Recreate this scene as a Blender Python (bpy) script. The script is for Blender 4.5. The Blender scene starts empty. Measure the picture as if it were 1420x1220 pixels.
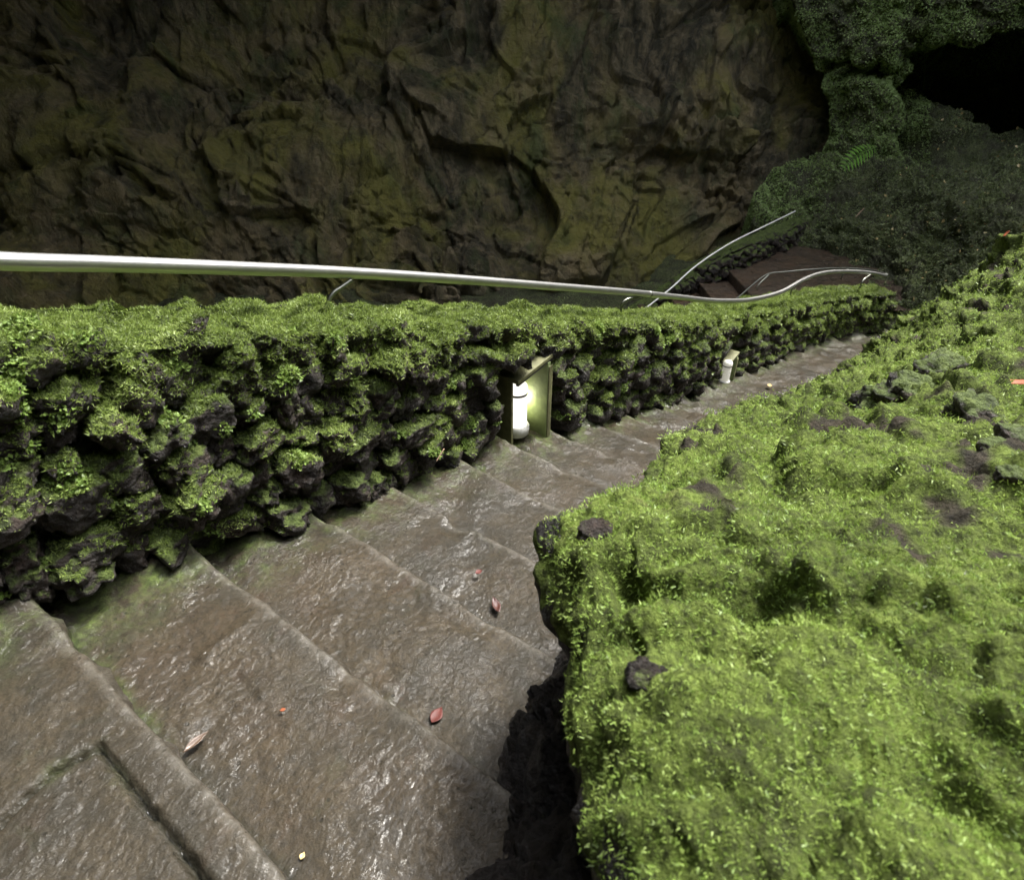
import bpy, bmesh, math, random
import numpy as np
from mathutils import Vector
rng = np.random.default_rng(7); random.seed(7)
S = 1.15                      # metres per layout unit (camera height above the nosing line is one unit)
Z0 = 1.037 * S                # puts the first step at height zero
sc = bpy.context.scene; C = sc.collection
# ------------------------------------------------------------------ calibrated view
FP = 850.0; TH = math.radians(34.3)
Rv = np.array([1., 0, 0]); Fv = np.array([0, math.cos(TH), -math.sin(TH)]); Uv = np.array([0, math.sin(TH), math.cos(TH)])
AZ = math.radians(36.4)
DU = np.array([math.sin(AZ), math.cos(AZ), 0]); DW = np.array([-math.cos(AZ), math.sin(AZ), 0])
def ray(x, y): return Fv + Rv * (x - 710) / FP + Uv * (610 - y) / FP
def P(x, y, s): return ray(x, y) * s
def on_plane(x, y, h=1.0, t=.3226):
    r = ray(x, y); return r * (-h / (r[2] + t * (r @ DU)))
def on_z(x, y, z): r = ray(x, y); return r * (z / r[2])
def uw(p): return p @ DU, p @ DW
def wpt(p): return tuple(float(c) for c in (p[0]*S, p[1]*S, p[2]*S + Z0))
def ss(a, b, x): t = np.clip((x - a) / (b - a), 0, 1); return t * t * (3 - 2 * t)
# ------------------------------------------------------------------ noise
_perm = rng.permutation(256); _perm = np.concatenate([_perm, _perm])
_g = rng.normal(size=(256, 3)); _g /= np.linalg.norm(_g, axis=1)[:, None]
_rv = rng.uniform(-1, 1, size=(256, 4))
def _h(i): i = i & 255; return _perm[(_perm[(_perm[i[:, 0]] + i[:, 1]) & 255] + i[:, 2]) & 255]
def pn(p):
    i = np.floor(p).astype(np.int64); f = p - i; u = f * f * f * (f * (f * 6 - 15) + 10)
    out = np.zeros(len(p))
    for dx in (0, 1):
        for dy in (0, 1):
            for dz in (0, 1):
                d = np.array([dx, dy, dz]); g = _g[_h(i + d)]
                w = np.prod(np.where(d == 1, u, 1 - u), axis=1)
                out += w * np.einsum('ij,ij->i', g, f - d)
    return out * 1.5
def fbm(p, o=4, ridged=False, lac=2.03, gain=.5):
    a = 1.; s = 0.; q = np.array(p, dtype=float)
    for k in range(o):
        n = pn(q + 17.3 * k); s = s + a * ((.5 - 2 * np.abs(n)) if ridged else n); a *= gain; q = q * lac
    return s
def cells(p):
    i = np.floor(p).astype(np.int64); d1 = np.full(len(p), 9.); d2 = d1.copy(); c1 = np.zeros_like(p); id1 = np.zeros(len(p), int)
    for dx in (-1, 0, 1):
        for dy in (-1, 0, 1):
            for dz in (-1, 0, 1):
                j = i + np.array([dx, dy, dz]); h = _h(j); c = j + .5 + .45 * _rv[h, :3]
                d = np.linalg.norm(p - c, axis=1); m = d < d1
                d2 = np.where(m, d1, np.minimum(d2, d)); d1 = np.where(m, d, d1)
                c1[m] = c[m]; id1[m] = h[m]
    return d1, d2, c1, id1
def facets(p, off=.5, tilt=.5, crack=.15, cw=.08):
    """broken rock relief: every cell is its own tilted plane, with a crack where two meet"""
    q = p + .14 * np.stack([pn(p * 1.3 + 5), pn(p * 1.3 + 55), pn(p * 1.3 + 95)], 1)
    d1, d2, c, h = cells(q); r = _rv[(h * 7 + 3) & 255]
    return off * r[:, 3] + tilt * np.einsum('ij,ij->i', r[:, :3], q - c) - crack * np.exp(-((d2 - d1) / cw) ** 2)
# ------------------------------------------------------------------ objects
def thing(name, label, cat, loc, group=None):
    o = bpy.data.objects.new(name, None); C.objects.link(o); o.location = wpt(loc)
    o.empty_display_size = .1; o['label'] = label; o['category'] = cat
    if group: o['group'] = group
    return o
def tag(o, label, cat, group=None, kind=None):
    o['label'] = label; o['category'] = cat
    if group: o['group'] = group
    if kind: o['kind'] = kind
    return o
def mk(name, V, F, mat, parent=None, smooth=True, loc=None, kind=None, attrs=None):
    V = np.asarray(V, dtype=np.float64); F = np.asarray(F, dtype=np.int32)
    W = V * S; W[:, 2] += Z0
    me = bpy.data.meshes.new(name); k = F.shape[1]
    o = bpy.data.objects.new(name, me); C.objects.link(o)
    if parent is not None:
        W = W - np.array(parent.location if parent.type == 'EMPTY' else (0, 0, 0)); o.parent = parent
        if parent.type != 'EMPTY' and parent.parent is not None: W = W - np.array(parent.parent.location)
    elif loc is not None:
        l = np.array(wpt(loc)); W = W - l; o.location = tuple(l)
    me.vertices.add(len(W)); me.vertices.foreach_set('co', W.astype(np.float32).ravel())
    me.loops.add(F.size); me.loops.foreach_set('vertex_index', F.ravel())
    me.polygons.add(len(F)); me.polygons.foreach_set('loop_start', np.arange(0, F.size, k, dtype=np.int32))
    me.polygons.foreach_set('loop_total', np.full(len(F), k, dtype=np.int32))
    me.polygons.foreach_set('use_smooth', np.full(len(F), smooth, dtype=bool))
    me.materials.append(mat); me.update(calc_edges=True)
    for an, av in (attrs or {}).items(): me.attributes.new(an, 'FLOAT', 'POINT').data.foreach_set('value', av.astype(np.float32))
    me.validate()
    if kind: o['kind'] = kind
    return o
def grid_faces(n, m, flip=False):
    i = np.arange(n - 1)[:, None] * m + np.arange(m - 1)[None, :]; i = i.ravel()
    F = np.stack([i, i + 1, i + m + 1, i + m], 1)
    return F[:, ::-1] if flip else F
def grid_normals(G):
    a = np.gradient(G, axis=0); b = np.gradient(G, axis=1); n = np.cross(a, b)
    return n / (np.linalg.norm(n, axis=2)[:, :, None] + 1e-12)
def lerp_table(xs, ys, x): return np.interp(x, xs, ys)
def smooth_path(pts, n):
    pts = np.array(pts, float); d = np.r_[0, np.cumsum(np.linalg.norm(np.diff(pts, axis=0), axis=1))]
    t = np.linspace(0, d[-1], n); m = np.gradient(pts, d, axis=0)
    k = np.clip(np.searchsorted(d, t, side='right') - 1, 0, len(d) - 2); h = (d[k + 1] - d[k])[:, None]; x = ((t - d[k])[:, None]) / h
    return ((2*x**3-3*x**2+1)*pts[k] + (x**3-2*x**2+x)*h*m[k] + (-2*x**3+3*x**2)*pts[k+1] + (x**3-x**2)*h*m[k+1])
def tube(pts, r, n=16, cap=True):
    pts = np.array(pts, float); m = len(pts); tan = np.gradient(pts, axis=0); tan /= np.linalg.norm(tan, axis=1)[:, None]
    r = np.full(m, r) if np.isscalar(r) else np.array(r)
    up = np.array([0, 0, 1.]); V = []
    for i in range(m):
        a = np.cross(tan[i], up)
        if np.linalg.norm(a) < 1e-3: a = np.array([1., 0, 0])
        a /= np.linalg.norm(a); b = np.cross(a, tan[i])
        th = np.arange(n) * 2 * math.pi / n
        V.append(pts[i] + r[i] * (np.cos(th)[:, None] * a + np.sin(th)[:, None] * b))
    V = np.concatenate(V); F = []
    for i in range(m - 1):
        for j in range(n): F.append((i*n + j, i*n + (j+1) % n, (i+1)*n + (j+1) % n, (i+1)*n + j))
    if cap:
        V = np.concatenate([V, pts[:1], pts[-1:]]); c0 = m*n; c1 = c0 + 1
        for j in range(0, n, 2):
            F.append((c0, (j+2) % n, (j+1) % n, j)); F.append((c1, (m-1)*n + j, (m-1)*n + (j+1) % n, (m-1)*n + (j+2) % n))
    return V, np.array(F)
def join(parts):
    Vs, Fs, o = [], [], 0
    for V, F in parts: Vs.append(V); Fs.append(np.asarray(F) + o); o += len(V)
    return np.concatenate(Vs), np.concatenate(Fs)
def box(o, ax, ay, az, bev=.08):
    """bevelled box: corner o, edge vectors"""
    o, ax, ay, az = map(lambda v: np.array(v, float), (o, ax, ay, az)); bm = bmesh.new(); bmesh.ops.create_cube(bm, size=1)
    l = [np.linalg.norm(v) for v in (ax, ay, az)]
    for v in bm.verts: v.co = Vector(((v.co.x+.5)*l[0], (v.co.y+.5)*l[1], (v.co.z+.5)*l[2]))
    bmesh.ops.bevel(bm, geom=bm.edges[:], offset=min(l)*bev, segments=2, affect='EDGES', profile=.6)
    bmesh.ops.triangulate(bm, faces=bm.faces[:]); bm.verts.ensure_lookup_table()
    V = np.array([v.co[:] for v in bm.verts]); F = np.array([[v.index for v in f.verts] for f in bm.faces]); bm.free()
    return o + V[:, :1]*ax/l[0] + V[:, 1:2]*ay/l[1] + V[:, 2:]*az/l[2], F
def lathe(c, prof, n=40, ex=1.0):
    V = []; F = []; m = len(prof); th = np.arange(n) * 2 * math.pi / n
    for r, z in prof: V.append(np.stack([c[0] + r*np.cos(th), c[1] + r*np.sin(th), np.full(n, c[2] + z)], 1))
    V = np.concatenate(V)
    for i in range(m-1):
        for j in range(n): F.append((i*n+j, i*n+(j+1) % n, (i+1)*n+(j+1) % n, (i+1)*n+j))
    return V, np.array(F)
# ------------------------------------------------------------------ materials
class N:
    def __init__(s, name):
        s.m = bpy.data.materials.new(name); s.m.use_nodes = True; s.t = s.m.node_tree; s.t.nodes.clear()
        s.out = s.t.nodes.new('ShaderNodeOutputMaterial'); s.geo = s.t.nodes.new('ShaderNodeNewGeometry')
        s.pos = s.geo.outputs['Position']; s.cn = None
    def n(s, typ, **k):
        o = s.t.nodes.new(typ)
        for a, b in k.items(): setattr(o, a, b)
        return o
    def link(s, a, b): s.t.links.new(a, b)
    def val(s, sock, v):
        if hasattr(v, 'is_linked') or isinstance(v, bpy.types.NodeSocket): s.link(v, sock)
        else: sock.default_value = v
    def mapv(s, scale=(1, 1, 1), rot=(0, 0, 0), typ='POINT'):
        o = s.n('ShaderNodeMapping', vector_type=typ); s.link(s.pos, o.inputs['Vector']); o.inputs['Scale'].default_value = scale; o.inputs['Rotation'].default_value = rot; return o.outputs[0]
    def noise(s, scale, detail=4, rough=.55, dist=0, vec=None):
        o = s.n('ShaderNodeTexNoise'); s.link(vec or s.pos, o.inputs['Vector']); o.inputs['Scale'].default_value = scale
        o.inputs['Detail'].default_value = detail; o.inputs['Roughness'].default_value = rough; o.inputs['Distortion'].default_value = dist; return o.outputs['Fac']
    def vor(s, scale, feature='F1', vec=None, out='Distance', rnd=1):
        o = s.n('ShaderNodeTexVoronoi', feature=feature); s.link(vec or s.pos, o.inputs['Vector']); o.inputs['Scale'].default_value = scale; o.inputs['Randomness'].default_value = rnd; return o.outputs[out]
    def ramp(s, fac, pts):
        o = s.n('ShaderNodeValToRGB'); s.link(fac, o.inputs[0]); e = o.color_ramp.elements
        while len(e) < len(pts): e.new(.5)
        for i, (p, c) in enumerate(pts):
            e[i].position = p; e[i].color = (c, c, c, 1) if isinstance(c, (int, float)) else (*c, 1)
        return o.outputs[0]
    def mix(s, f, a, b):
        o = s.n('ShaderNodeMix', data_type='RGBA'); s.val(o.inputs[0], f)
        for i, v in ((6, a), (7, b)):
            if isinstance(v, tuple): o.inputs[i].default_value = (*v, 1)
            else: s.link(v, o.inputs[i])
        return o.outputs[2]
    def math(s, op, a, b=0., c=None, clamp=False):
        o = s.n('ShaderNodeMath', operation=op, use_clamp=clamp); s.val(o.inputs[0], a); s.val(o.inputs[1], b)
        if c is not None: s.val(o.inputs[2], c)
        return o.outputs[0]
    def bump(s, h, dist, strength=1., normal=None):
        o = s.n('ShaderNodeBump'); s.link(h, o.inputs['Height']); o.inputs['Distance'].default_value = dist; o.inputs['Strength'].default_value = strength
        if normal: s.link(normal, o.inputs['Normal']); s.link(s.cn or normal, o.inputs['Coat Normal'])
        return o.outputs[0]
    def pbr(s, col, rough, normal=None, spec=.5, metal=0, coat=0, coatr=.1, emit=None):
        o = s.n('ShaderNodeBsdfPrincipled')
        if isinstance(col, tuple): o.inputs['Base Color'].default_value = (*col, 1)
        else: s.link(col, o.inputs['Base Color'])
        s.val(o.inputs['Roughness'], rough); s.val(o.inputs['Specular IOR Level'], spec); o.inputs['Metallic'].default_value = metal
        s.val(o.inputs['Coat Weight'], coat); o.inputs['Coat Roughness'].default_value = coatr
        if normal: s.link(normal, o.inputs['Normal'])
        if emit: o.inputs['Emission Color'].default_value = (*emit[0], 1); o.inputs['Emission Strength'].default_value = emit[1]
        s.link(o.outputs[0], s.out.inputs[0]); return o
    def attr(s, name):
        o = s.n('ShaderNodeAttribute'); o.attribute_name = name; return o.outputs['Fac']
    def nz(s):
        o = s.n('ShaderNodeSeparateXYZ'); s.link(s.geo.outputs['Normal'], o.inputs[0]); return o.outputs[2]

def m_step(name='wet_step_stone', tint=(.98, .95, .84), wet=1.):
    n = N(name); T = lambda c: tuple(a*b for a, b in zip(c, tint))
    big = n.noise(2.2, 5, .6, .6); mid = n.noise(9, 6, .65, .4); fine = n.noise(70, 4, .7)
    col = n.ramp(big, [(.3, T((.115, .078, .052))), (.46, T((.085, .068, .05))), (.58, T((.062, .058, .052))), (.75, T((.13, .10, .068)))])
    col = n.mix(n.ramp(mid, [(.44, 0.), (.62, .55)]), col, T((.15, .115, .075)))
    red = n.noise(3.3, 4, .6, 1.0, vec=n.mapv((1, 1, 1), (0, 0, 1)))
    col = n.mix(n.ramp(red, [(.59, 0.), (.70, .5)]), col, T((.11, .05, .028)))
    col = n.mix(n.ramp(fine, [(.38, .65), (.55, 0.)]), col, T((.03, .025, .02)))
    pits = n.vor(38); pm = n.ramp(pits, [(.10, 1.), (.2, 0.)]); sel = n.ramp(n.noise(14, 2), [(.5, 0.), (.6, 1.)])
    pm = n.math('MULTIPLY', pm, sel)
    col = n.mix(pm, col, T((.014, .012, .01)))
    chips = n.ramp(n.vor(55), [(.07, 1.), (.12, 0.)]); chips = n.math('MULTIPLY', chips, n.ramp(n.noise(8, 2), [(.54, 0.), (.62, .6)]))
    col = n.mix(chips, col, (.22, .19, .15))
    algae = n.noise(5, 6, .7, .8)
    n.algae_mask = n.ramp(algae, [(.60, 0.), (.75, .45)])
    col = n.mix(n.algae_mask, col, (.06, .085, .028))
    oi = n.n('ShaderNodeObjectInfo').outputs['Random']; col = n.mix(n.math('MULTIPLY', oi, .7), col, n.mix(.5, col, T((.05, .046, .04))))
    streak = n.mapv((1.35, 1.0, 1), (0, 0, math.radians(58)), 'TEXTURE')
    h1 = n.noise(48, 2, .5, .5, vec=streak); h2 = n.noise(170, 3, .6, .3, vec=streak); h0 = n.noise(13, 3, .5, .4, vec=streak)
    hm = n.ramp(n.noise(3.4, 4, .6), [(.38, .3), (.56, 1.15)])
    h = n.math('MULTIPLY_ADD', h1, .62, n.math('MULTIPLY', h2, .16)); h = n.math('MULTIPLY_ADD', h0, .55, h); h = n.math('MULTIPLY', h, hm)
    h = n.math('MULTIPLY_ADD', pm, -.3, h)
    n.cn = n.bump(h, .020, 1.)
    hb = n.math('MULTIPLY_ADD', n.noise(90, 5, .65), .9, n.math('MULTIPLY', h, .35)); nb = n.bump(hb, .0048, 1.)
    rough = n.ramp(n.noise(6, 5, .6, .3), [(.35, .36), (.5, .48), (.66, .65)])
    col = n.mix(.68, col, (.015, .0132, .009))
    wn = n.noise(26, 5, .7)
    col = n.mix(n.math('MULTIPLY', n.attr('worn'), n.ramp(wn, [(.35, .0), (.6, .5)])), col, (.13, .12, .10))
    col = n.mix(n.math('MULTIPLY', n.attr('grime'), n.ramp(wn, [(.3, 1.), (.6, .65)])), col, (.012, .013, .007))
    al = n.math('MULTIPLY', n.attr('algae'), n.ramp(n.noise(13, 6, .75), [(.44, 0.), (.66, .75)]))
    col = n.mix(al, col, n.ramp(n.noise(60, 3), [(.35, (.04, .06, .018)), (.65, (.10, .14, .035))]))
    rough = n.mix(al, rough, (.8, .8, .8))
    b = n.pbr(col, rough, nb, spec=.12)
    gl = n.n('ShaderNodeBsdfGlossy'); gl.inputs['Roughness'].default_value = .07; gl.inputs['Color'].default_value = (1, 1, 1, 1); n.link(n.cn, gl.inputs['Normal'])
    fr = n.n('ShaderNodeFresnel'); fr.inputs[0].default_value = 1.33; n.link(n.cn, fr.inputs['Normal'])
    wf = n.math('MULTIPLY', fr.outputs[0], n.ramp(n.noise(4.5, 4, .6), [(.40, .66*wet), (.60, .26*wet)]), clamp=True)
    mx = n.n('ShaderNodeMixShader'); n.link(wf, mx.inputs[0]); n.link(b.outputs[0], mx.inputs[1]); n.link(gl.outputs[0], mx.inputs[2]); n.link(mx.outputs[0], n.out.inputs[0])
    return n.m
def m_lava(name, mossy=.5, dark=1.):
    """dark porous lava, moss growing on faces that look up"""
    n = N(name); D = lambda c: tuple(a*dark for a in c)
    big = n.noise(7, 5, .65, .4); fine = n.noise(60, 5, .7)
    col = n.ramp(big, [(.3, D((.02, .016, .014))), (.5, D((.04, .032, .027))), (.66, D((.065, .045, .036))), (.8, D((.05, .05, .046)))])
    col = n.mix(n.ramp(fine, [(.4, .6), (.6, 0.)]), col, D((.012, .01, .009)))
    up = n.math('MULTIPLY_ADD', n.nz(), .75, n.math('MULTIPLY', n.noise(11, 6, .7, .3), 1.6)); up = n.math('SUBTRACT', up, 1.25 - mossy)
    mm = n.ramp(up, [(.0, 0.), (.22, 1.)])
    mc = n.ramp(n.noise(22, 5, .7), [(.3, (.025, .035, .01)), (.5, (.07, .10, .02)), (.7, (.12, .16, .035))])
    col = n.mix(mm, col, mc)
    h = n.math('MULTIPLY_ADD', n.noise(38, 6, .72), 1., n.math('MULTIPLY', n.vor(60), -.5)); h = n.math('MULTIPLY_ADD', n.noise(150, 3, .7), .35, h)
    nb = n.bump(h, .03, 1.)
    r = n.mix(mm, n.ramp(n.noise(20, 3), [(.35, .28), (.7, .6)]), (.8, .8, .8))
    n.pbr(col, r, nb, spec=.4)
    return n.m
def m_soil(name, pts, scale=14, bumpd=.03, cov=False):
    n = N(name); col = n.ramp(n.noise(scale*.35, 6, .68, .5), pts)
    col = n.mix(n.ramp(n.noise(scale*4, 4, .7), [(.35, .75), (.6, 0.)]), col, (.014, .014, .008))
    if cov: col = n.mix(n.ramp(n.attr('cover'), [(.1, 0.), (.5, 1.)]), n.ramp(n.noise(30, 4, .7), [(.3, (.015, .014, .01)), (.5, (.045, .038, .026)), (.7, (.085, .07, .05))]), col)
    h = n.math('MULTIPLY_ADD', n.noise(scale*3, 6, .75), 1., n.math('MULTIPLY', n.noise(scale*9, 3, .7), .5))
    n.pbr(col, .85, n.bump(h, bumpd, 1.), spec=.2); return n.m
def m_leaf(name, pts, trans=.45, big=2.2, gloss=.32):
    n = N(name)
    ri = n.geo.outputs['Random Per Island']
    f = n.math('MULTIPLY_ADD', ri, .24, n.math('MULTIPLY', n.noise(big, 4, .6, .3), 1.05)); f = n.math('MULTIPLY_ADD', n.noise(big*13, 4, .65), .95, f); f = n.math('SUBTRACT', f, .62)
    col = n.ramp(f, pts)
    d = n.n('ShaderNodeBsdfPrincipled'); n.link(col, d.inputs['Base Color']); d.inputs['Roughness'].default_value = gloss + .1; d.inputs['Specular IOR Level'].default_value = .35
    t = n.n('ShaderNodeBsdfTranslucent'); n.link(n.mix(.5, col, (.22, .28, .05)), t.inputs[0])
    m = n.n('ShaderNodeMixShader'); m.inputs[0].default_value = trans; n.link(d.outputs[0], m.inputs[1]); n.link(t.outputs[0], m.inputs[2]); n.link(m.outputs[0], n.out.inputs[0])
    return n.m
def m_cave():
    n = N('cave_rock'); st = n.mapv((1, 1, .22), (.12, .1, 0))
    a = n.noise(.42, 7, .62, .8); b = n.noise(2.2, 6, .65, .5); v = n.noise(3.2, 5, .7, .3, vec=st)
    col = n.ramp(a, [(.34, (0.06, 0.056, 0.034)), (.46, (0.15, 0.13, 0.07)), (.55, (0.33, 0.26, 0.12)), (.68, (0.17, 0.16, 0.09))])
    col = n.mix(n.ramp(v, [(.45, 0.), (.65, .7)]), col, (0.48, 0.38, 0.22))
    # ochre and yellow-green staining of the rock, as patches
    oc = n.noise(.42, 6, .6, .6, vec=n.mapv((1, 1, .7)))
    col = n.mix(n.ramp(oc, [(.48, 0.), (.62, .8)]), col, (0.36, 0.34, 0.07))
    gr = n.noise(1.1, 6, .65, .8, vec=n.mapv((1, 1, .5), (.3, 0, .4)))
    col = n.mix(n.ramp(gr, [(.52, 0.), (.68, .7)]), col, (0.100, 0.150, 0.044))
    col = n.mix(n.ramp(b, [(.32, .7), (.5, 0.)]), col, (0.060, 0.052, 0.036))
    h = n.math('MULTIPLY_ADD', n.noise(5, 8, .68, .3), 1., n.math('MULTIPLY', n.vor(3.5), .25)); h = n.math('MULTIPLY_ADD', n.noise(24, 5, .7), .25, h); h = n.math('MULTIPLY_ADD', n.noise(6, 6, .7, .2, vec=st), .8, h)
    for vs, va in ((2.6, .55), (6.5, .3)):
        o = n.n('ShaderNodeRGBToBW'); n.link(n.vor(vs, vec=n.mapv((1, 1, .6), (.2, .1, 0)), out='Color'), o.inputs[0]); h = n.math('MULTIPLY_ADD', o.outputs[0], va, h)
    col = n.mix(.32, col, (.01, .01, .008))
    n.pbr(col, n.ramp(b, [(.35, .38), (.7, .7)]), n.bump(h, .18, 1.), spec=.4); return n.m
def m_simple(name, col, rough, metal=0, spec=.5, var=.3, sc_=30, bumpd=.002, emit=None, coat=0):
    n = N(name); c = n.mix(n.ramp(n.noise(sc_, 5, .6), [(.35, 0.), (.7, var)]), col, tuple(x*.45 for x in col))
    n.pbr(c, rough, n.bump(n.noise(sc_*3, 4, .6), bumpd, .6) if bumpd else None, spec=spec, metal=metal, emit=emit, coat=coat); return n.m

M_STEP = m_step(); M_LAND = m_step('wet_landing_stone', (2.2, 1.9, 1.75))
M_LAVA = m_lava('lava_stone_mossy', .22, 1.2); M_LAVA2 = m_lava('lava_stone_dark', .12, 1.4); M_BARE = m_lava('lava_stone_bare', -.35, .9)
M_FACE = m_lava('undercut_rock_shade', -.45, .45); M_OUT = m_lava('lava_outcrop_brown', .16, 1.8)  # undercut rock near black: shade below the bank rim put into its colour
M_CORE = m_lava('wall_core_mossy', .55, .6)
M_BANK = m_soil('bank_soil_moss', cov=True, pts=[(.3, (.04, .045, .015)), (.42, (.11, .15, .03)), (.62, (.20, .27, .055)), (.8, (.13, .11, .05))])
M_HILL = m_soil('hillside_soil_moss', [(.3, (.08, .07, .05)), (.46, (.13, .14, .08)), (.6, (.18, .21, .09)), (.78, (.25, .19, .15))], 8, .08)
G = lambda k, *c: tuple(min(x*k, 1) for x in c)
M_MOSS = m_leaf('moss_bright', [(.06, (.10, .085, .045)), (.2, (.07, .115, .03)), (.45, (.23, .35, .07)), (.7, (.38, .50, .13)), (.9, (.44, .56, .18))], .4, 3.0)
M_MOSSW = m_leaf('moss_wall', [(.12, (.08, .08, .035)), (.3, (.10, .145, .035)), (.55, (.22, .30, .07)), (.8, (.42, .50, .18))], .35, 3.5)
M_LIV = m_leaf('liverwort_pale', [(.15, (.09, .15, .035)), (.5, (.2, .3, .07)), (.8, (.34, .44, .14))], .35, 8)
M_MOSSD = m_leaf('moss_shade', [(.12, (.14, .13, .10)), (.35, (.15, .18, .09)), (.6, (.24, .29, .13)), (.85, (.4, .44, .22))], .3, .9)
M_MOSSG = m_leaf('moss_green_cliff', [(.12, (.16, .19, .08)), (.4, (.27, .38, .13)), (.8, (.45, .58, .24))], .3, .9)
M_CAVE = m_cave()
M_STEEL = m_simple('brushed_steel', (.6, .6, .58), .38, metal=1, var=.2, sc_=12, bumpd=.0004)
M_BRKT = m_simple('dull_steel', (.3, .31, .27), .42, metal=1, var=.5, sc_=25, bumpd=.0006)
M_REFL = m_simple('steel_pale_reflection', (.8, .8, .76), .35, metal=.3, var=.2, bumpd=.0004)  # far rail steel made paler: reflected light put into its colour
M_WOOD = m_simple('algae_wood', (.17, .17, .075), .6, var=.8, sc_=28, bumpd=.004)
M_WOODG = m_simple('algae_panel', (.24, .30, .12), .6, var=.6, sc_=22, bumpd=.003)
M_GLOW = m_simple('lamp_glow', (.75, .72, .6), .4, var=.1, emit=((1, .95, .82), .3))
M_LAMPW = m_simple('lamp_white_paint', (.72, .72, .66), .35, var=.3, sc_=40)
M_BLACK = m_simple('lamp_gasket', (.03, .03, .03), .4)
M_RED = m_simple('leaf_red', (.12, .035, .028), .5, var=.7, spec=.25); M_DRED = m_simple('leaf_dark_red', (.07, .025, .018), .35, var=.6, coat=.5); M_BRN = m_simple('leaf_brown', (.11, .07, .045), .35, var=.5, coat=.5)
M_ORG = m_simple('leaf_orange', (.26, .075, .03), .55, var=.6, spec=.2); M_YEL = m_simple('leaf_yellow', (.5, .38, .16), .4, var=.4, coat=.3)
M_TWIG = m_simple('twig', (.28, .19, .12), .5, var=.4); M_FERN = m_leaf('fern_green', [(.1, (.09, .2, .03)), (.8, (.2, .42, .07))], .4, 5)
# ------------------------------------------------------------------ the course of the near flight (units: t along, face of the wall on the left)
WB = np.array([  # t, x, y, z  foot of the left wall
    *[(u, *(DU*u + DW*w)[:2], -1 - .3226*u) for u, w in ((-2.2, 1.42), (-1.2, 1.42), (-.4, 1.42), (.3, 1.40), (1.0, 1.40), (1.8, 1.42), (2.6, 1.38), (3.2, 1.33))],
    (4.05, 1.16, 3.72, -2.17), (5.13, 1.84, 4.59, -2.46), (6.12, 2.50, 5.32, -2.68), (6.80, 2.96, 5.82, -2.81), (7.70, 3.62, 6.42, -2.97), (8.45, 4.27, 6.82, -3.08), (8.85, 4.62, 6.97, -3.13), (9.6, 5.3, 7.15, -3.2)])
_tt = np.linspace(-2.2, 9.6, 400); _d = WB[:, 0]
WBs = smooth_path(WB[:, 1:4], 400); _ds = np.linspace(0, 1, 400)
_al = np.r_[0, np.cumsum(np.linalg.norm(np.diff(WB[:, 1:4], axis=0), axis=1))]; _tab_t = np.interp(np.linspace(0, _al[-1], 400), _al, WB[:, 0])
def foot(t): return np.stack([np.interp(t, _tab_t, WBs[:, i]) for i in range(3)], -1)
def side(t):   # unit vector in plan from the wall foot towards the bank
    e = .25; a = foot(np.asarray(t) - e); b = foot(np.asarray(t) + e); d = (b - a)[..., :2]; d /= np.linalg.norm(d, axis=-1)[..., None]
    w = ss(3.0, 5.0, np.asarray(t))[..., None] if np.ndim(t) else ss(3.0, 5.0, t)
    r = np.stack([d[..., 1], -d[..., 0]], -1); r = r*w + (1-w)*np.array([-DW[0], -DW[1]]); r /= np.linalg.norm(r, axis=-1)[..., None]
    return np.concatenate([r, np.zeros(r.shape[:-1] + (1,))], -1)
# ------------------------------------------------------------------ stairs: one mesh per step
NOS = [.115, .446, .806, 1.126, 1.50, 1.84, 2.2, 2.56, 2.93, 3.3, 3.68, 4.08, 4.5, 4.9, 5.32, 5.75, 6.2, 6.7, 7.2, 7.7, 8.25, 8.8, 9.4]
stairs = thing('stone_staircase', 'wet brown stone steps descending between the mossy rubble wall and the mossy bank', 'staircase', foot(.1)*1.0)
segs = [(on_z(0, 1138, -1.037), on_z(70, 1070, -1.037)), (on_z(70, 1070, -1.037), on_z(135, 1033, -1.037)), (on_z(135, 1033, -1.037), on_z(210, 1125, -1.037)), (on_z(210, 1125, -1.037), on_z(300, 1245, -1.037)), (on_z(-120, 1250, -1.037), on_z(0, 1138, -1.037))]
def segd(p, a, b):
    ab = (b - a)[:2]; t = np.clip(((p[:, :2] - a[:2]) @ ab) / (ab @ ab), 0, 1); return np.linalg.norm(p[:, :2] - a[:2] - t[:, None]*ab, axis=1)
WID = 1.62
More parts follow.
